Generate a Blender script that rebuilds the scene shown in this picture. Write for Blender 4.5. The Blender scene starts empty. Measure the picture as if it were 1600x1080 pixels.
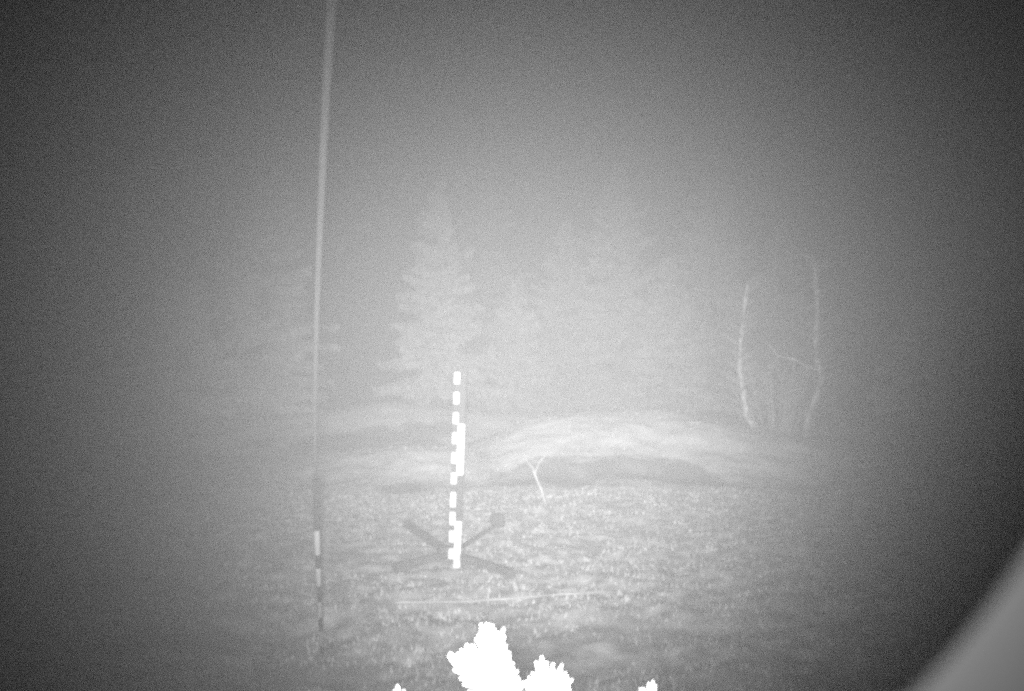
import bpy, bmesh, math, random
import numpy as np
from mathutils import Vector, Matrix

# ------------------------------------------------------------------ camera, sky, lamp, exposure
scene = bpy.context.scene
C = scene.collection
CAM_Z = 2.2
F = 1537.0                      # focal length in pixels of a 1600 px wide picture

cam_d = bpy.data.cameras.new('camera')
cam = bpy.data.objects.new('camera', cam_d)
C.objects.link(cam)
cam.location = (0, 0, CAM_Z)
cam.rotation_euler = (math.radians(90), 0, 0)
cam_d.sensor_width = 36.0
cam_d.lens = 36.0 * F / 1600.0
cam_d.clip_start = 0.1
cam_d.clip_end = 800
cam_d.dof.use_dof = True
cam_d.dof.focus_distance = 2.7
cam_d.dof.aperture_fstop = 7.8
scene.camera = cam

world = bpy.data.worlds.new('World')
scene.world = world
world.use_nodes = True
wn, wl = world.node_tree.nodes, world.node_tree.links
wn.clear()
w_out = wn.new('ShaderNodeOutputWorld')
w_bg = wn.new('ShaderNodeBackground')
w_sky = wn.new('ShaderNodeTexSky')
w_sky.sky_type = 'NISHITA'
w_sky.sun_disc = False
w_sky.sun_elevation = math.radians(35)
w_sky.sun_rotation = math.radians(200)
w_bw = wn.new('ShaderNodeRGBToBW')      # the picture is taken in infrared: no colour
wl.new(w_sky.outputs[0], w_bw.inputs[0])
wl.new(w_bw.outputs[0], w_bg.inputs[0])
wl.new(w_bg.outputs[0], w_out.inputs[0])
w_bg.inputs[1].default_value = 0.0016   # night

# the infrared lamp of the camera: the one lamp that lights this night picture
LAMP = Vector((-0.010, -0.10, CAM_Z + 0.014))   # round the lens
lamp_d = bpy.data.lights.new('infrared_lamp', 'SPOT')
lamp = bpy.data.objects.new('infrared_lamp', lamp_d)
C.objects.link(lamp)
lamp.location = LAMP
lamp_d.energy = 17600
lamp_d.shadow_soft_size = 0.035         # a ring of diodes
lamp_d.spot_size = math.radians(150)
lamp_d.spot_blend = 0.3
aim = Vector((0.036, 1.0, -0.066)).normalized()
lamp.rotation_euler = aim.to_track_quat('-Z', 'Y').to_euler()
# its beam: a lens that spreads the light a little wider than high and fades off smoothly
lamp_d.use_nodes = True
ln, ll = lamp_d.node_tree.nodes, lamp_d.node_tree.links
ln.clear()
l_out = ln.new('ShaderNodeOutputLight'); l_em = ln.new('ShaderNodeEmission'); l_geo = ln.new('ShaderNodeNewGeometry')
def l_dot(v):
    n = ln.new('ShaderNodeVectorMath'); n.operation = 'DOT_PRODUCT'
    ll.new(l_geo.outputs['Incoming'], n.inputs[0]); n.inputs[1].default_value = v
    return n.outputs['Value']
def l_math(op, a, b=None):
    n = ln.new('ShaderNodeMath'); n.operation = op
    for i, q in enumerate((a, b)):
        if q is None: continue
        if isinstance(q, (int, float)): n.inputs[i].default_value = q
        else: ll.new(q, n.inputs[i])
    return n.outputs[0]
BEAM_X, BEAM_Z = 0.252, 0.222            # tangents of the angles where the beam has fallen to 1/e
side = Vector((aim.y, -aim.x, 0)).normalized(); upv = side.cross(aim)
fwd = l_dot(aim)
tx = l_math('DIVIDE', l_math('DIVIDE', l_dot(side), fwd), BEAM_X)
tz = l_math('DIVIDE', l_math('DIVIDE', l_dot(upv), fwd), BEAM_Z)
g = l_math('ADD', l_math('MULTIPLY', tx, tx), l_math('MULTIPLY', tz, tz))
ll.new(l_math('EXPONENT', l_math('MULTIPLY', l_math('POWER', g, 1.25), -1.0)), l_em.inputs['Strength'])
ll.new(l_em.outputs[0], l_out.inputs[0])

scene.view_settings.view_transform = 'Standard'
scene.view_settings.look = 'None'
scene.view_settings.exposure = 0.0
scene.view_settings.gamma = 1.0
scene.view_settings.use_curve_mapping = False
scene.cycles.use_denoising = False
scene.cycles.use_adaptive_sampling = False
scene.cycles.volume_bounces = 1
scene.cycles.sample_clamp_direct = 12
scene.cycles.sample_clamp_indirect = 2
scene.cycles.max_bounces = 4
scene.cycles.diffuse_bounces = 2
scene.cycles.filter_width = 3.0         # a soft little lens

HAZE_DENSITY = 0.0078
HAZE_G = 0.6

# ------------------------------------------------------------------ helpers
def px(x, y, d):
    """the place d metres ahead that the camera sees at (x, y) of the 1600x1080 picture"""
    return Vector(((x - 800) / F * d, d, CAM_Z - (y - 540) / F * d))

def tag(o, label=None, cat=None, group=None, kind=None):
    if label: o['label'] = label
    if cat: o['category'] = cat
    if group: o['group'] = group
    if kind: o['kind'] = kind
    return o

def empty(name, loc):
    o = bpy.data.objects.new(name, None)
    o.empty_display_size = 0.2
    o.location = loc
    C.objects.link(o)
    return o

def link(name, me, m, parent=None, loc=(0, 0, 0)):
    o = bpy.data.objects.new(name, me)
    C.objects.link(o)
    if m is not None and not me.materials:
        me.materials.append(m)
    o.location = loc
    if parent: o.parent = parent
    return o

def mesh_np(name, verts, faces):
    me = bpy.data.meshes.new(name)
    me.from_pydata([tuple(v) for v in verts], [], [tuple(f) for f in faces])
    me.update()
    return me

def tri_mesh(name, V):
    """V: (n,3,3) triangles -> mesh, fast"""
    n = len(V)
    me = bpy.data.meshes.new(name)
    me.vertices.add(n * 3)
    me.vertices.foreach_set('co', V.reshape(-1).astype(np.float32))
    me.loops.add(n * 3)
    me.loops.foreach_set('vertex_index', np.arange(n * 3, dtype=np.int32))
    me.polygons.add(n)
    me.polygons.foreach_set('loop_start', np.arange(0, n * 3, 3, dtype=np.int32))
    me.polygons.foreach_set('loop_total', np.full(n, 3, dtype=np.int32))
    me.update(calc_edges=True)
    me.validate()
    return me

def smooth(me):
    me.polygons.foreach_set('use_smooth', [len(p.vertices) <= 4 for p in me.polygons])

def mat(name, v, rough=0.8, var=0.0, scale=8.0, spec=0.2, attr=None):
    """grey material with procedural unevenness"""
    m = bpy.data.materials.new(name)
    m.use_nodes = True
    nt = m.node_tree
    b = nt.nodes['Principled BSDF']
    b.inputs['Roughness'].default_value = rough
    b.inputs['Specular IOR Level'].default_value = spec
    b.inputs['Base Color'].default_value = (v, v, v, 1)
    if var:
        tc = nt.nodes.new('ShaderNodeTexCoord')
        n = nt.nodes.new('ShaderNodeTexNoise')
        n.inputs['Scale'].default_value = scale
        n.inputs['Detail'].default_value = 6
        r = nt.nodes.new('ShaderNodeValToRGB')
        lo, hi = v * (1 - var), min(1, v * (1 + var))
        r.color_ramp.elements[0].position = 0.3
        r.color_ramp.elements[1].position = 0.7
        r.color_ramp.elements[0].color = (lo, lo, lo, 1)
        r.color_ramp.elements[1].color = (hi, hi, hi, 1)
        nt.links.new(tc.outputs['Object'], n.inputs['Vector'])
        nt.links.new(n.outputs['Fac'], r.inputs['Fac'])
        nt.links.new(r.outputs['Color'], b.inputs['Base Color'])
    return m

def box_bm(bm, cx, cy, cz, sx, sy, sz, bevel=0.0):
    r = bmesh.ops.create_cube(bm, size=1.0)
    bmesh.ops.scale(bm, vec=(sx, sy, sz), verts=r['verts'])
    bmesh.ops.translate(bm, vec=(cx, cy, cz), verts=r['verts'])
    if bevel:
        es = list({e for v in r['verts'] for e in v.link_edges})
        bmesh.ops.bevel(bm, geom=es, offset=bevel, segments=2, affect='EDGES', profile=0.6)

def bm_obj(name, bm, m, parent=None, loc=(0, 0, 0)):
    me = bpy.data.meshes.new(name)
    bm.to_mesh(me); bm.free()
    return link(name, me, m, parent, loc)

def tube(pts, radii, n=10, cap=True):
    """verts, faces of a tube through pts"""
    pts = [Vector(p) for p in pts]
    V, Fc = [], []
    up = Vector((0.3, 1, 0.2))
    for i, p in enumerate(pts):
        a = pts[max(0, i - 1)]; b = pts[min(len(pts) - 1, i + 1)]
        t = (b - a).normalized()
        s = t.cross(up)
        if s.length < 1e-4: s = t.cross(Vector((1, 0, 0)))
        s.normalize(); u = s.cross(t).normalized()
        for k in range(n):
            an = 2 * math.pi * k / n
            V.append(p + (s * math.cos(an) + u * math.sin(an)) * radii[i])
    for i in range(len(pts) - 1):
        for k in range(n):
            k2 = (k + 1) % n
            Fc.append((i * n + k, i * n + k2, (i + 1) * n + k2, (i + 1) * n + k))
    if cap:
        Fc.append(tuple(range(n - 1, -1, -1)))
        Fc.append(tuple(range((len(pts) - 1) * n, len(pts) * n)))
    return V, Fc

def tube_obj(name, pts, radii, m, parent=None, n=10, cap=True):
    if not hasattr(radii, '__len__'): radii = [radii] * len(pts)
    V, Fc = tube(pts, radii, n, cap)
    me = mesh_np(name, V, Fc)
    smooth(me)
    return link(name, me, m, parent)

def tubes_obj(name, list_of, m, parent=None, n=6):
    V, Fc = [], []
    for pts, radii in list_of:
        v, f = tube(pts, radii, n)
        o = len(V)
        V += v
        Fc += [tuple(i + o for i in q) for q in f]
    me = mesh_np(name, V, Fc)
    smooth(me)
    return link(name, me, m, parent)

# ------------------------------------------------------------------ noise in numpy
_rs = np.random.RandomState(7)
_tab = _rs.rand(256, 256)
def vnoise(x, y):
    xi = np.floor(x).astype(int); yi = np.floor(y).astype(int)
    fx = x - xi; fy = y - yi
    fx = fx * fx * (3 - 2 * fx); fy = fy * fy * (3 - 2 * fy)
    a = _tab[xi & 255, yi & 255]; b = _tab[(xi + 1) & 255, yi & 255]
    c = _tab[xi & 255, (yi + 1) & 255]; d = _tab[(xi + 1) & 255, (yi + 1) & 255]
    return (a * (1 - fx) + b * fx) * (1 - fy) + (c * (1 - fx) + d * fx) * fy
def fbm(x, y, o=3):
    s = 0; a = 0.5
    for i in range(o):
        s = s + a * vnoise(x * 2 ** i + 17.3 * i, y * 2 ** i + 5.1 * i); a *= 0.5
    return s / (1 - 0.5 ** o)
def sstep(a, b, x):
    t = np.clip((x - a) / (b - a), 0, 1)
    return t * t * (3 - 2 * t)

# ------------------------------------------------------------------ terrain
def Zb(x, y):
    """large shape of the ground: flat bog, a pale mound behind a peat bank, a low ridge"""
    x = np.asarray(x, float); y = np.asarray(y, float)
    wob = (fbm(x * 0.9 + 3, y * 0.2 + 9, 3) - 0.5)
    yb = 15.9 + 0.9 * wob - 0.05 * (x - 1.8) ** 2          # foot of the peat bank
    win = sstep(-0.6, 0.6, x) * (1 - sstep(2.5, 3.7, x))
    bank = 0.30 * sstep(0, 0.45, y - yb) * win
    bank = bank - 0.10 * np.exp(-((y - yb + 0.35) / 0.35) ** 2) * win
    amp = np.interp(x, [-3, -1.0, -0.3, 0.4, 1.2, 2.2, 3.3, 4.4, 6, 9], [0, .12, .44, .78, .93, .96, .90, .62, .36, .1])
    rise = sstep(15.2, 19.2, y + 0.5 * wob) * (1 - 0.85 * sstep(19.4, 24, y))
    mound = amp * rise
    rough = 0.09 * (fbm(x * 1.5 + 60, y * 1.5 + 21, 4) - 0.5) * sstep(15, 16.5, y) * (1 - sstep(22, 26, y))
    m1 = rough * np.clip(amp * 1.6, 0, 1) + np.maximum(bank * (1 - 0.8 * sstep(18, 22, y)), mound * (1 - 0.25 * win * (1 - sstep(15.9, 16.8, y))))
    crest = np.interp(x, [-30, -12, -9, -5.5, -4.2, -2.9, -1.8, -0.8, 2, 5, 9, 30], [.1, .45, .60, .52, .66, .92, .74, .66, .55, .45, .4, .1])
    m2 = crest * sstep(19.0, 23.0, y + 0.8 * wob) * (1 - 0.9 * sstep(23.5, 30, y))
    m3 = 0.35 * np.exp(-((x + 1.6) / 2.2) ** 2 - ((y - 17.6) / 1.5) ** 2)
    far = 1.5 * sstep(60, 150, np.hypot(x, y)) * (0.5 + fbm(x * .02, y * .02, 2))
    return np.maximum(np.maximum(m1, m2), m3) + far

def Z(x, y):
    x = np.asarray(x, float); y = np.asarray(y, float)
    h = Zb(x, y)
    calm = 1 - 0.75 * np.exp(-((x + 0.6) / 1.3) ** 2 - ((y - 10.4) / 1.9) ** 2)      # trodden flat round the stake
    h = h + calm * 0.16 * (fbm(x * 0.45, y * 0.45, 3) - 0.5) + calm * 0.10 * (fbm(x * 2.1 + 40, y * 2.1, 3) - 0.5) + 0.075 * (fbm(x * 5.6 + 12, y * 4.4, 2) - 0.5) * (1 - 0.75 * sstep(12, 16, y))
    return h

def peat(x, y):
    """where bare dark peat and wet hollows lie, 0..1"""
    x = np.asarray(x, float); y = np.asarray(y, float)
    wob = (fbm(x * 0.9 + 3, y * 0.2 + 9, 3) - 0.5)
    e = (fbm(x * 1.7 + 11, y * 1.7 + 4, 3) - 0.5)
    yb = 15.9 + 0.9 * wob - 0.05 * (x - 1.8) ** 2
    r = np.exp(-(((x - 1.70 + 0.5 * e) / 1.85) ** 6)) * sstep(-0.46, -0.12, y - yb + 0.9 * e) * (1 - sstep(0.36, 0.52, y - yb + 0.35 * e)) * (0.8 + 0.2 * sstep(-0.12, 0.12, e + 0.1))
    def blob(cx, cy, rx, ry, k=1.0):
        d = ((x - cx) / rx) ** 2 + ((y - cy) / ry) ** 2
        return k * (1 - sstep(0.5, 1.25, d + 1.6 * e))
    r = np.maximum(r, blob(-3.2, 20.3, 2.3, 0.75, 0.85))
    r = np.maximum(r, blob(-1.7, 20.9, 0.9, 0.6, 0.8))
    r = np.maximum(r, blob(-0.1, 20.2, 0.7, 0.8, 0.5))
    r = np.maximum(r, blob(-1.65, 15.1, 0.5, 0.35, 0.8))
    r = np.maximum(r, blob(0.1, 15.6, 0.6, 0.25, 0.6))
    r = np.maximum(r, blob(0.95, 7.35, 0.75, 0.28, 0.35))
    r = np.maximum(r, blob(-2.4, 7.2, 0.9, 0.35, 0.6))
    r = np.maximum(r, blob(-1.25, 6.55, 0.45, 0.25, 0.55))
    r = np.maximum(r, blob(-6.0, 14.5, 2.0, 0.8, 0.5))
    r = np.maximum(r, blob(-3.6, 9.0, 0.8, 0.4, 0.45))
    return np.clip(r, 0, 1)

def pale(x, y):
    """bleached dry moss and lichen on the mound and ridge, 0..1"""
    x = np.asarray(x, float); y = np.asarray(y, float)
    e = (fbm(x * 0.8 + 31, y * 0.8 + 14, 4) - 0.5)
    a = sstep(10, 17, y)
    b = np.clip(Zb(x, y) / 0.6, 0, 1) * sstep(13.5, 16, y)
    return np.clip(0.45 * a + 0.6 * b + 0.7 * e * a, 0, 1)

def add_attr(me, name, arr):
    a = me.attributes.new(name, 'FLOAT', 'POINT')
    a.data.foreach_set('value', np.asarray(arr, np.float32))

def bog_material(name, low, high, peatv, nscale):
    m = bpy.data.materials.new(name)
    m.use_nodes = True
    nt = m.node_tree; N = nt.nodes; L = nt.links
    b = N['Principled BSDF']
    b.inputs['Roughness'].default_value = 0.95
    b.inputs['Specular IOR Level'].default_value = 0.05
    tc = N.new('ShaderNodeTexCoord')
    n1 = N.new('ShaderNodeTexNoise'); n1.inputs['Scale'].default_value = nscale; n1.inputs['Detail'].default_value = 5
    L.new(tc.outputs['Object'], n1.inputs['Vector'])
    ap = N.new('ShaderNodeAttribute'); ap.attribute_name = 'pale'
    at = N.new('ShaderNodeAttribute'); at.attribute_name = 'peat'
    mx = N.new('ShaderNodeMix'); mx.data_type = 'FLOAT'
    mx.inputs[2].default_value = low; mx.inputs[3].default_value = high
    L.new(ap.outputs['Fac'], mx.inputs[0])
    mr = N.new('ShaderNodeMapRange')
    mr.inputs['From Min'].default_value = 0.3; mr.inputs['From Max'].default_value = 0.7
    mr.inputs['To Min'].default_value = 0.4; mr.inputs['To Max'].default_value = 1.55
    L.new(n1.outputs['Fac'], mr.inputs['Value'])
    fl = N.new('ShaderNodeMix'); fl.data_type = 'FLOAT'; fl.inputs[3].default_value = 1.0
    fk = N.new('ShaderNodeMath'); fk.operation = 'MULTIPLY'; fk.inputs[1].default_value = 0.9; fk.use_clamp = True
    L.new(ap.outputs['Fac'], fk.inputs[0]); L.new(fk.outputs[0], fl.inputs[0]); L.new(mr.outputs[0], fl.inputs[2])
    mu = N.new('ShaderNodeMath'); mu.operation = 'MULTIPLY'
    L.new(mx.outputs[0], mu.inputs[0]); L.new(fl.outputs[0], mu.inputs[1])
    m2 = N.new('ShaderNodeMix'); m2.data_type = 'FLOAT'
    m2.inputs[3].default_value = peatv
    L.new(at.outputs['Fac'], m2.inputs[0]); L.new(mu.outputs[0], m2.inputs[2])
    L.new(m2.outputs[0], b.inputs['Base Color'])
    return m

M_ground = bog_material('bog_moss', 0.25, 0.66, 0.07, 5.0)
M_grass = bog_material('dry_grass', 0.24, 0.66, 0.07, 5.0)

def axis_pts(lo, hi, c, n, k):
    t = np.linspace(-1, 1, n)
    s = np.sinh(k * t) / math.sinh(k)
    return np.where(s < 0, c + s * (c - lo), c + s * (hi - c))
gx = axis_pts(-150, 150, 0, 420, 5.0)
gy = axis_pts(-60, 170, 13, 560, 4.6)
GX, GY = np.meshgrid(gx, gy)
GZ = Z(GX, GY)
nx, ny = len(gx), len(gy)
me = bpy.data.meshes.new('ground')
co = np.stack([GX, GY, GZ], -1).reshape(-1, 3).astype(np.float32)
me.vertices.add(nx * ny); me.vertices.foreach_set('co', co.reshape(-1))
ii = (np.arange(ny - 1)[:, None] * nx + np.arange(nx - 1)[None, :]).reshape(-1)
quads = np.stack([ii, ii + 1, ii + nx + 1, ii + nx], -1).astype(np.int32)
nq = len(quads)
me.loops.add(nq * 4); me.loops.foreach_set('vertex_index', quads.reshape(-1))
me.polygons.add(nq)
me.polygons.foreach_set('loop_start', np.arange(0, nq * 4, 4, dtype=np.int32))
me.polygons.foreach_set('loop_total', np.full(nq, 4, dtype=np.int32))
me.update(calc_edges=True)
smooth(me)
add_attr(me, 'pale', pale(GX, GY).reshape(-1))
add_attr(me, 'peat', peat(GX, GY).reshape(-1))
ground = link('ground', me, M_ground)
tag(ground, kind='structure')

# short bog grass and moss tufts: nobody could count the blades
rs = np.random.RandomState(3)
def grass_blades(n, ymin, ymax, spread, lo, hi, wid):
    y = ymin + (ymax - ymin) * rs.rand(n) ** 1.3
    x = (rs.rand(n) - 0.5) * 2 * (spread * y + 0.8)
    keep = (rs.rand(n) > 0.75 * peat(x, y)) & (fbm(x * 1.3 + 7, y * 1.3, 3) + 0.25 * rs.rand(n) > 0.45)
    x, y = x[keep], y[keep]; n = len(x)
    clump = fbm(x * 2.6 + 70, y * 2.6 + 9, 2)
    z = Z(x, y)
    L_ = (lo + (hi - lo) * rs.rand(n)) * (0.5 + clump)
    an = rs.rand(n) * 2 * math.pi
    ln = 0.4 + 1.1 * rs.rand(n)
    w = 1.5 * wid * (0.6 + 0.8 * rs.rand(n)) * (1 + y / 12)
    bx, by = np.cos(an + 1.57) * w, np.sin(an + 1.57) * w
    tx, ty = np.cos(an) * L_ * np.sin(ln), np.sin(an) * L_ * np.sin(ln)
    tz = L_ * np.cos(ln)
    A = np.stack([x - bx, y - by, z - 0.01], -1)
    B = np.stack([x + bx, y + by, z - 0.01], -1)
    T = np.stack([x + tx, y + ty, z + tz], -1)
    return np.stack([A, B, T], 1), x, y
V1, x1, y1 = grass_blades(100000, 4.5, 15, 0.62, 0.012, 0.055, 0.004)
V2, x2, y2 = grass_blades(25000, 13, 30, 0.62, 0.012, 0.045, 0.004)
VV = np.concatenate([V1, V2]); xs = np.concatenate([x1, x2]); ys = np.concatenate([y1, y2])
me = tri_mesh('grass', VV)
if len(me.vertices) == len(xs) * 3:
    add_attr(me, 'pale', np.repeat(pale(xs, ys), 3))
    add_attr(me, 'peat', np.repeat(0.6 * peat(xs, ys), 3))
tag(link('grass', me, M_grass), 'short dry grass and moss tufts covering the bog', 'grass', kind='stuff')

# ------------------------------------------------------------------ trees
M_spruce = mat('spruce_needles', 0.31, 0.9, 0.35, 2.0, 0.1)
M_spruce_pale = mat('beam_lifted_spruce_needles', 0.46, 0.9, 0.35, 2.0, 0.1)  # painted light: paler needles make up for the weak beam at the sides
M_spruce_dim = mat('darker_spruce_needles', 0.28, 0.9, 0.35, 2.0, 0.1)
M_bark = mat('dark_bark', 0.10, 0.95, 0.4, 9.0, 0.1)
M_birch = mat('birch_bark', 0.42, 0.85, 0.6, 7.0, 0.1)
M_twig = mat('grey_twigs', 0.34, 0.9, 0.3, 9.0, 0.1)

def spruce(name, d, cx, top, wid, label, base=None, seed=1, group='conifers fading into the fog'):
    """a spruce: tapering trunk, whorls of drooping boughs, each with its own sprays of needles"""
    r = random.Random(seed)
    x = (cx - 800) / F * d
    zb = float(Z(x, d)) - 0.05
    H = CAM_Z - (top - 540) / F * d - zb
    W = wid / F * d                                   # half width at the foot of the crown
    t = empty(name, (x, d, zb))
    tag(t, label, 'tree', group)
    lean = r.uniform(-.015, .015)
    tr = [(lean * H * k / 6, 0, H * 0.98 * k / 6) for k in range(7)]
    tube_obj('trunk', tr, [0.02 * H * (1 - k / 6) + 0.012 for k in range(7)], M_bark, t, 8)
    limbs, T = [], []
    h = 0.10 * H
    while h < 0.985 * H:
        u = h / H
        rad = W * (1.06 * (1 - u) ** 0.98) + 0.05
        nb = 7 if u < 0.8 else 5
        a0 = r.random() * 6.28
        for k in range(nb):
            if r.random() < 0.10: continue
            a = a0 + k * 6.283 / nb + r.uniform(-.25, .25)
            L_ = rad * r.uniform(0.5, 1.25)
            droop = (0.55 - 0.95 * u) * r.uniform(.6, 1.2)
            dx, dy = math.cos(a), math.sin(a)
            h0 = h; h = min(.98 * H, max(.05 * H, h + r.uniform(-.05, .05) * H))
            pts = []
            for q in range(5):
                s = q / 4
                pts.append(Vector((lean * h + dx * L_ * s, dy * L_ * s, h - droop * L_ * (s ** 1.2) + 0.28 * L_ * max(0, s - .55))))
            limbs.append((pts, [0.014 * (1 - s * .2) + .004 for s in range(5)]))
            ns = max(6, int(L_ * 24))
            side = Vector((-dy, dx, 0))
            for j in range(ns):
                s = 0.12 + 0.88 * (j + r.random()) / ns
                i = min(3, int(s * 4)); p = pts[i].lerp(pts[i + 1], s * 4 - i)
                ll = (0.12 + 0.42 * L_ * (1 - s)) * r.uniform(.7, 1.2)
                for sg in (-1, 1):
                    tip = p + side * sg * ll * r.uniform(.6, 1) + Vector((dx, dy, 0)) * ll * r.uniform(.3, .8) + Vector((0, 0, -ll * r.uniform(.1, .7)))
                    ax = (tip - p)
                    w = Vector((r.uniform(-1, 1), r.uniform(-1, 1), r.uniform(-1, 1))).cross(ax)
                    if w.length < 1e-5: continue
                    w = w.normalized() * (0.032 + 0.022 * r.random())
                    T.append((p - w * .6, p + w * .6, tip))
                    mid = p.lerp(tip, .55)
                    T.append((mid - w, mid + w, mid + Vector((r.uniform(-.06, .06), r.uniform(-.06, .06), -0.12 - .1 * r.random()))))
            h = h0
            tipd = Vector((dx, dy, 0.1)) * 0.12
            T.append((pts[4] - side * .04, pts[4] + side * .04, pts[4] + tipd))
        h += H * (0.042 - 0.018 * u) * r.uniform(.8, 1.2)
    tag(tubes_obj('branches', limbs, M_bark, t, 4), kind='stuff')
    V = np.array([[tuple(p) for p in tri] for tri in T])
    tag(link('crown', tri_mesh('crown', V), M_spruce_pale if seed in (24, 25, 23, 26) else M_spruce if seed == 11 else M_spruce_dim, t), kind='stuff')
    return t

spruce('spruce_tree', 25.0, 686, 276, 96, 'pointed pale spruce rising behind the striped stake', seed=11)
spruce('spruce_tree', 28.0, 806, 435, 84, 'small spruce just right of the striped stake top', seed=5)
spruce('spruce_tree', 37.0, 748, 160, 120, 'tall dim spruce directly behind the pointed pale spruce', seed=8)
spruce('spruce_tree', 29.0, 968, 250, 135, 'dim spruce above the middle of the pale mound', seed=21)
spruce('spruce_tree', 30.0, 1112, 235, 125, 'dim spruce just left of the two birch stems', seed=22)
spruce('spruce_tree', 31.0, 888, 340, 105, 'dim spruce above the left end of the dark bank', seed=31)
spruce('spruce_tree', 27.0, 1045, 400, 95, 'lowest dim spruce above the right half of the mound', seed=32)
spruce('spruce_tree', 30.0, 1222, 330, 110, 'faint spruce behind the gap of the two birch stems', seed=33)
spruce('spruce_tree', 26.0, 412, 205, 130, 'dim spruce just left of the guy cable', seed=23)
spruce('spruce_tree', 23.0, 282, 385, 100, 'low dim spruce between the two taller ones on the left', seed=24)
spruce('spruce_tree', 24.0, 172, 285, 105, 'dim spruce nearest the left edge', seed=25)
spruce('spruce_tree', 25.0, 1445, 440, 95, 'faint spruce nearest the right edge', seed=26)

def path_px(P, d):
    return [px(a, b, d + (e[0] if e else 0)) for a, b, *e in P]

def birch(P, d, r0, r1, label, twigs, broken, seed):
    r = random.Random(seed)
    base = px(P[0][0], P[0][1], d)
    base.z = float(Z(base.x, base.y)) - 0.03
    pts = path_px(P, d)
    pts[0] = base.copy()
    t = empty('birch_tree', base)
    tag(t, label, 'tree', 'bare birch stems by the mound')
    loc = [p - base for p in pts]
    n = len(loc)
    # resample with small kinks
    fine, rad = [], []
    for i in range(n - 1):
        for q in range(4):
            s = q / 4
            p = loc[i].lerp(loc[i + 1], s) + Vector((r.uniform(-.012, .012), r.uniform(-.02, .02), 0)) * (i + q > 0)
            fine.append(p); u = (i + s) / (n - 1); rad.append((r0 * (1 - u) + r1 * u) * r.uniform(.6, 1.4))
    fine.append(loc[-1]); rad.append(r1 if broken else r1 * .4)
    tube_obj('trunk', fine, rad, M_birch, t, 9)
    for tw in twigs:
        q = path_px(tw[0], d)
        q = [p - base + Vector((0, r.uniform(-.15, .15) * (k > 0), 0)) for k, p in enumerate(q)]
        tube_obj('branch', q, [tw[1] * (1 - .7 * k / (len(q) - 1)) for k in range(len(q))], M_birch if tw[1] > .016 else M_twig, t, 6)
    crown = []
    for k in range(90):
        i = r.randrange(len(fine) // 3, len(fine)); p = fine[i]
        a = r.random() * 6.28; L_ = r.uniform(.15, .5)
        q = [p]
        for j in range(1, 4):
            q.append(p + Vector((math.cos(a) * L_ * j / 3, math.sin(a) * L_ * j / 3, L_ * (.6 * j / 3) + r.uniform(-.05, .05))))
        crown.append((q, [.016, .014, .011, .008]))
    tag(tubes_obj('twigs', crown, M_twig, t, 4), kind='stuff')
    return t

birch([(1182, 676), (1166, 650), (1160, 610), (1155, 575), (1158, 530), (1162, 490), (1168, 445)], 20.5, .058, .046,
      'snapped pale birch stem on the right, the left one of two',
      [([(1160, 492), (1148, 494), (1136, 490)], .012), ([(1158, 520), (1148, 508), (1142, 500)], .01)], True, 4)
birch([(1255, 682), (1262, 650), (1276, 618), (1283, 590), (1276, 560), (1274, 525), (1277, 480), (1274, 432), (1270, 405)], 20.5, .068, .058,
      'bent pale birch stem on the right, the one farther from the mound',
      [([(1281, 580), (1262, 574), (1240, 562), (1216, 556), (1200, 540)], .042), ([(1278, 470), (1290, 455), (1300, 440)], .014),
       ([(1276, 500), (1262, 502), (1246, 492)], .013), ([(1280, 565), (1300, 560), (1318, 556)], .012)], False, 9)

# bare thicket between the birch stems
def bare_shrub(name, cx, cy, d, n, hpx, spread, rad, label, seed):
    r = random.Random(seed)
    b = px(cx, cy, d); b.z = float(Z(b.x, b.y)) - .03
    t = empty(name, b); tag(t, label, 'shrub')
    for k in range(n):
        a = r.uniform(-1, 1); H = hpx / F * d * r.uniform(.55, 1)
        o = Vector((a * spread * .35, r.uniform(-.2, .2), 0))
        q = [o + Vector((a * spread * .5 * (j / 5) ** 1.4 + r.uniform(-.03, .03) * (j > 0), r.uniform(-.04, .04), H * j / 5)) for j in range(6)]
        tube_obj('stem', q, [rad * (1 - .75 * j / 5) for j in range(6)], M_twig, t, 5)
    tw = []
    for k in range(n * 9):
        a = r.uniform(-1, 1); z0 = r.uniform(.15, .85) * hpx / F * d
        p = Vector((a * spread * .6, r.uniform(-.3, .3), z0)); g = r.uniform(-.35, .35)
        tw.append(([p, p + Vector((g * .5, 0, .12)), p + Vector((g, r.uniform(-.1, .1), .22))], [.016, .013, .009]))
    tag(tubes_obj('twigs', tw, M_twig, t, 4), kind='stuff')
    return t
bare_shrub('bare_shrub', 1214, 672, 20.8, 20, 125, 1.3, .028, 'bare thicket of thin stems between the two birches', 6)

# the small forked sapling behind the stake
sb = px(853, 790, 13.6); sb.z = float(Z(sb.x, sb.y)) - .02
t = empty('forked_sapling', sb)
tag(t, 'small pale forked twig standing in front of the dark bank', 'sapling')
M_sap = mat('pale_twig', 0.40, 0.9, 0.3, 9.0, 0.1)
def rel(P, d, b): return [p - b for p in path_px(P, d)]
q = rel([(853, 790), (846, 765), (838, 748), (832, 730)], 13.6, sb); q[0] = Vector((0, 0, 0))
tube_obj('stem', q, [.012, .011, .011, .009], M_sap, t, 7)
tube_obj('branch', rel([(832, 731), (824, 722), (818, 708)], 13.6, sb), [.008, .006, .004], M_sap, t, 6)
tube_obj('branch', rel([(836, 740), (842, 724), (852, 712), (858, 702)], 13.6, sb), [.007, .006, .006, .004], M_sap, t, 6)

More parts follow.
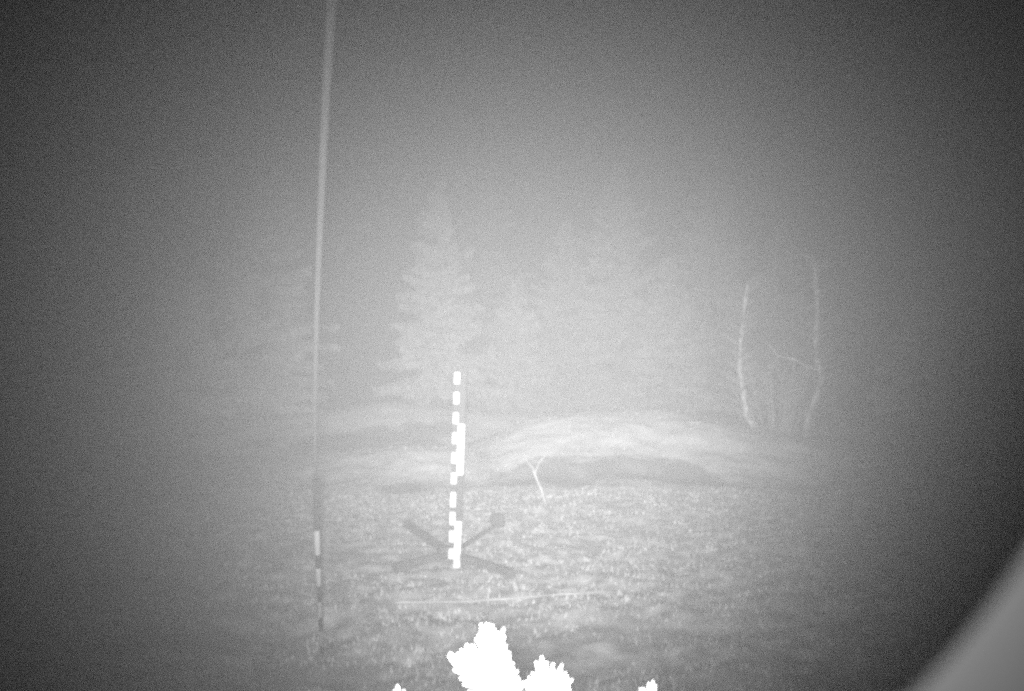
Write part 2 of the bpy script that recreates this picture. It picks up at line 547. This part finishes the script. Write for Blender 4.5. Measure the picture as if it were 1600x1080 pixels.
# ------------------------------------------------------------------ the striped snow stake on its cross foot
M_white = mat('white_paint', 0.42, 0.5, 0.05, 12)
M_black = mat('black_paint', 0.008, 0.6, 0.3, 12)
M_iron = mat('dark_timber', 0.035, 0.8, 0.5, 6)
M_weight = mat('dark_weight', 0.02, 0.8, 0.4, 8)
SD = 9.85
sx0 = (706 - 800) / F * SD
sz0 = float(Z(sx0, SD))
st = empty('snow_stake', (sx0, SD, sz0))
tag(st, 'tall black and white striped snow stake with two scales', 'stake')
mpp = SD / F
LEAN = 0.033
def zpx(y): return CAM_Z - (y - 540) * mpp - sz0         # height above the foot
def slab(name, z0, z1, xc, yc, w, th, m, parent, bevel=.004):
    """an upright piece of the leaning stake"""
    bm = bmesh.new()
    box_bm(bm, 0, 0, 0, w, th, z1 - z0, bevel)
    zc = (z0 + z1) / 2
    o = bm_obj(name, bm, m, parent, (xc + LEAN * zc, yc, zc))
    o.rotation_euler = (0, math.atan(LEAN), 0)
    return o
LW, RW = 11.5 * mpp, 10.5 * mpp
lx, rx_ = 0.0, 8.2 * mpp
ly, ry = 0.0, -0.05
board_l = slab('scale_board', zpx(876), zpx(578), lx, ly, LW, .022, M_black, st)
board_r = slab('scale_board', zpx(888), zpx(578), rx_, ry, RW, .022, M_black, st)
segs = [(582, 600), (613, 631), (645, 662), (676, 693), (707, 724), (739, 756), (769, 792), (800, 820), (829, 847), (857, 873)]
for a, b in segs:
    zc = (zpx(a) + zpx(b)) / 2
    bm = bmesh.new(); box_bm(bm, 0, 0, 0, LW - .003, .006, zpx(a) - zpx(b), .0025)
    o = bm_obj('scale_mark', bm, M_white, st, (lx + LEAN * zc, ly - .0145, zc)); o.rotation_euler = (0, math.atan(LEAN), 0)
for a, b in ((662, 741), (813, 886)):
    zc = (zpx(a) + zpx(b)) / 2
    bm = bmesh.new(); box_bm(bm, 0, 0, 0, RW - .003, .006, zpx(a) - zpx(b), .0025)
    o = bm_obj('scale_mark', bm, M_white, st, (rx_ + LEAN * zc, ry - .0145, zc)); o.rotation_euler = (0, math.atan(LEAN), 0)
# brackets that tie the two boards together
for y in (600, 735, 850):
    zc = zpx(y)
    bm = bmesh.new(); box_bm(bm, 0, 0, 0, .03, .03, .05, .003)
    bm_obj('bracket', bm, M_black, st, (rx_ * .6 + LEAN * zc, -.025, zc))
# cross foot
hub = Vector((-0.02, 0.12, 0.10))
bm = bmesh.new(); box_bm(bm, 0, 0, 0, .20, .18, .16, .02)
bm_obj('foot_hub', bm, M_iron, st, hub)
for ex, ey in ((634, 826), (616, 898), (802, 909), (778, 830)):
    d = CAM_Z * F / (ey - 540)
    w = px(ex, ey, d); w.z = max(0.02, float(Z(w.x, w.y)) + .05)
    e = w - Vector((sx0, SD, sz0))
    ax = e - hub
    bm = bmesh.new(); bw = .04 if ex == 778 else .075
    box_bm(bm, 0, 0, 0, bw, ax.length, bw, .006)
    o = bm_obj('foot_beam', bm, M_iron, st, hub + ax / 2)
    o.rotation_euler = ax.to_track_quat('Y', 'Z').to_euler()
    if ex == 778:
        bm = bmesh.new(); box_bm(bm, 0, 0, 0, .16, .16, .16, .05)
        o = bm_obj('foot_weight', bm, M_weight, st, e + Vector((0, -.04, .05)))
        o.rotation_euler = (0, 0, .3)

# pale cord across the grass in front of the stake
M_cord = mat('pale_cord', 0.24, 0.8, 0.4, 5)
pts = []
r = random.Random(2)
for k in range(26):
    s = k / 25
    X = 615 + (946 - 615) * s; Y = 938 - 1.0 * math.sin(s * 3.1) - 17 * max(0, s - .35) / .65
    d = CAM_Z * F / (Y - 540) * 0.975
    p = Vector(((X - 800) / F * d, d, 0)); p.z = float(Z(p.x, p.y)) + 0.85 * (0.0 - float(Z(p.x, p.y))) + 0.035
    pts.append(p)
o = tube_obj('cord', pts, .007, M_cord, None, 7)
tag(o, 'thin pale cord lying across the grass in front of the stake', 'cord')

# ------------------------------------------------------------------ guy cable coming up towards the camera mast
M_sleeve = mat('black_sleeve', 0.004, 0.7, 0.3, 14, 0.1)
M_band = mat('white_band', 0.22, 0.6, 0.1, 14)
M_band2 = mat('dull_white_band', 0.26, 0.6, 0.1, 14)
xi = [-160, 0, 150, 250, 400, 500, 640, 750, 830, 900, 960, 1026]
xv = [525, 518, 509, 504.5, 498, 494.5, 492, 493, 495, 497.5, 500, 503.5]
A_D, T_D = 6.95, 2.4             # metres ahead at the ground and at the top of the picture
def cable_pt(Y):
    X = float(np.interp(Y, xi, xv))
    # straight in a vertical section between the anchor (z = 0) and a point 2.4 m ahead
    za = CAM_Z - (1026 - 540) / F * A_D; zt = CAM_Z + 540 / F * T_D
    # solve depth on that straight line for the row Y
    k = -(Y - 540) / F
    s = (CAM_Z + k * A_D - za) / ((zt - za) - k * (T_D - A_D))
    d = A_D + (T_D - A_D) * s
    return px(X, Y, d)
anchor = cable_pt(1026)
t = empty('guy_cable', anchor)
tag(t, 'long thin guy cable left of the stake, dark and white banded near the ground', 'cable')
def cable_piece(name, y0, y1, rad, m):
    n = max(3, int(abs(y1 - y0) / 14))
    tube_obj(name, [cable_pt(y0 + (y1 - y0) * k / n) - anchor for k in range(n + 1)], rad, m, t, 12, False)
# brightness painted into the cable colour: paler upwards to offset the fading beam
ys_ = [752 - k * 16 for k in range(58)]
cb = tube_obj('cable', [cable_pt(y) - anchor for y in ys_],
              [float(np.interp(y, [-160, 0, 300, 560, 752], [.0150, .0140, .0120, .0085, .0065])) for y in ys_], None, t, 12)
add_attr(cb.data, 'beam_tone', np.repeat([np.interp(y, [-160, 0, 60, 160, 300, 450, 600, 752], [.34, .24, .14, .062, .028, .020, .016, .013]) for y in ys_], 12))
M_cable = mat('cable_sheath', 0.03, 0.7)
an_ = M_cable.node_tree.nodes.new('ShaderNodeAttribute'); an_.attribute_name = 'beam_tone'
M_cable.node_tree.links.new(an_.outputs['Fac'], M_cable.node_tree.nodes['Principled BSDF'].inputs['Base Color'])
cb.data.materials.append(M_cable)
cable_piece('sleeve', 827, 750, .0155, M_sleeve)
cable_piece('band', 864, 826, .0158, M_band)
cable_piece('sleeve', 886, 863, .0150, M_sleeve)
cable_piece('band', 913, 885, .0153, M_band2)
cable_piece('sleeve', 939, 912, .0145, M_sleeve)
cable_piece('band', 963, 938, .0148, M_band2)
cable_piece('sleeve', 985, 962, .0140, M_sleeve)
cable_piece('band', 1007, 984, .0143, M_band2)
cable_piece('sleeve', 1032, 1006, .0140, M_sleeve)

# ------------------------------------------------------------------ conifer close to the lens
M_needle = mat('pale_needles', 0.22, 0.8, 0.3, 40)
ND = 1.15
nb = Vector((0.0, ND + 0.03, 0)); nb.z = float(Z(nb.x, nb.y)) - .03
sap = empty('young_conifer', nb)
tag(sap, 'conifer top at the bottom edge, its shoots glaring white', 'conifer')
top_stem = px(785, 1150, ND + .03) - nb
tube_obj('trunk', [(0, 0, 0), (0.01, .01, top_stem.z * .4), (-.005, 0, top_stem.z * .75), top_stem], [.03, .024, .016, .009], M_bark, sap, 8)
def shoot(a, b, r_px, seed, dens=1.0, dd=0.0):
    """one twig with its dense coat of stubby needles"""
    r = random.Random(seed)
    A = px(a[0], a[1], ND + dd) - nb; B = px(b[0], b[1], ND + dd) - nb
    ax = B - A; L_ = ax.length; d = ax.normalized()
    s1 = d.cross(Vector((0, 1, 0))).normalized(); s2 = d.cross(s1).normalized()
    R = r_px / F * ND
    V, Fc = tube([A, A.lerp(B, .5), A.lerp(B, .93)], [R * .45, R * .42, R * .2], 7)
    n = int(L_ / 0.0026 * dens)
    for k in range(n):
        u = (k + r.random()) / n
        p = A.lerp(B, u * .95)
        an = k * 2.399 + r.uniform(-.3, .3)
        out = s1 * math.cos(an) + s2 * math.sin(an)
        taper = 1.0 if u < .75 else 1.0 - .5 * (u - .75) / .25
        ll = R * 2.1 * r.uniform(.8, 1.08) * (0.6 + .4 * taper)
        ang = 0.50 * taper * (1 - .55 * max(0, u - .7) / .3)
        dirn = (d * math.cos(ang) + out * math.sin(ang)).normalized()
        wv = dirn.cross(out)
        if wv.length < 1e-5: wv = s1.copy()
        wv.normalize(); w = 0.15 * R + .0010
        th = dirn.cross(wv).normalized() * w * .5
        q0 = p + out * R * .2; q1 = q0 + dirn * ll * .6; q2 = q0 + dirn * ll * .92; q3 = q0 + dirn * ll
        o = len(V)
        V += [q0, q1 - wv * w, q1 + th, q1 + wv * w, q1 - th, q2 - wv * w * .35, q2 + th, q2 + wv * w * .35, q2 - th, q3]
        for j in range(4):
            j2 = (j + 1) % 4
            Fc += [(o, o + 1 + j2, o + 1 + j), (o + 1 + j, o + 1 + j2, o + 5 + j2, o + 5 + j), (o + 5 + j, o + 5 + j2, o + 9)]
    return link('shoot', mesh_np('shoot', V, Fc), M_needle, sap)
shoot((764, 1110), (757, 984), 13, 1)
shoot((768, 1110), (766, 990), 13, 21)
shoot((776, 1110), (783, 989), 10, 2)
shoot((782, 1110), (792, 1025), 10, 22)
shoot((780, 1110), (714, 1034), 14, 3)
shoot((782, 1110), (724, 1026), 14, 14)
shoot((782, 1100), (737, 1022), 15, 13)
shoot((766, 1120), (760, 1050), 20, 12)
shoot((780, 1110), (745, 1024), 9, 23)
shoot((770, 1120), (797, 1054), 14, 4)
shoot((785, 1120), (811, 1072), 11, 5)
shoot((848, 1130), (847, 1046), 14, 6)
shoot((850, 1130), (858, 1050), 14, 16)
shoot((852, 1130), (870, 1056), 14, 7)
shoot((855, 1130), (884, 1070), 12, 8)
shoot((850, 1130), (830, 1072), 12, 9)
shoot((630, 1140), (622, 1084), 11, 10, dd=.04)
shoot((1020, 1140), (1016, 1078), 13, 11, dd=.03)
shoot((1020, 1140), (1004, 1082), 9, 17, dd=.03)
# twigs that carry the outlying shoots
for a in ((768, 1120), (778, 1110), (850, 1130), (630, 1140), (1020, 1140)):
    e = px(a[0], a[1] - 6, ND + .02) - nb
    s = top_stem * 0.93
    tube_obj('twig', [s, s.lerp(e, .5) + Vector((0, 0, -.012)), e], [.007, .006, .005], M_bark, sap, 6)

# ------------------------------------------------------------------ lip of the camera's housing, close to the lens
M_lip = mat('black_flock', 0.00018, 1.0, 0.1, 30, 0.0)
HD = 0.128
cx, cy, RR = 575.0, 225.0, 1214.0
V, Fc = [], []
prof = [(0.0, 0.0)]
for k in range(1, 8):                       # rounded front lip of the bore
    a = math.pi / 2 * k / 7
    prof.append((-0.002 * math.sin(a) + 0.002 * (1 - math.cos(a)), 0.002 * k / 7))
prof += [(0.004, 0.012), (0.012, 0.034), (0.020, 0.034), (0.012, 0.0), (0.006, -0.003)]
n_p = len(prof); NS = 60
for i in range(NS + 1):
    th = math.radians(8 + 70 * i / NS)
    for (dr, dy) in prof:
        R_ = RR / F * HD + dr
        V.append(((cx - 800) / F * HD + R_ * math.cos(th), HD - dy, CAM_Z - (cy - 540) / F * HD - R_ * math.sin(th)))
for i in range(NS):
    for j in range(n_p):
        j2 = (j + 1) % n_p
        Fc.append((i * n_p + j, (i + 1) * n_p + j, (i + 1) * n_p + j2, i * n_p + j2))
Fc.append(tuple(range(n_p))); Fc.append(tuple(range((NS + 1) * n_p - 1, NS * n_p - 1, -1)))
me = mesh_np('camera_hood', V, Fc); smooth(me)
o = link('camera_hood', me, M_lip)
tag(o, 'blurred curved grey lip of a hood in the lower right corner', 'hood')

# ------------------------------------------------------------------ the fog itself
bm = bmesh.new(); box_bm(bm, 0, 55, 6.0, 320, 240, 16.0)
hz = bm_obj('haze', bm, None)
m = bpy.data.materials.new('night_fog'); m.use_nodes = True
nt = m.node_tree; nt.nodes.clear()
out = nt.nodes.new('ShaderNodeOutputMaterial'); pv = nt.nodes.new('ShaderNodeVolumePrincipled')
pv.inputs['Color'].default_value = (.95, .95, .95, 1)
pv.inputs['Density'].default_value = HAZE_DENSITY
pv.inputs['Anisotropy'].default_value = HAZE_G
nt.links.new(pv.outputs[0], out.inputs['Volume'])
hz.data.materials.append(m)
tag(hz, 'pale night fog filling the air', 'fog', kind='stuff')
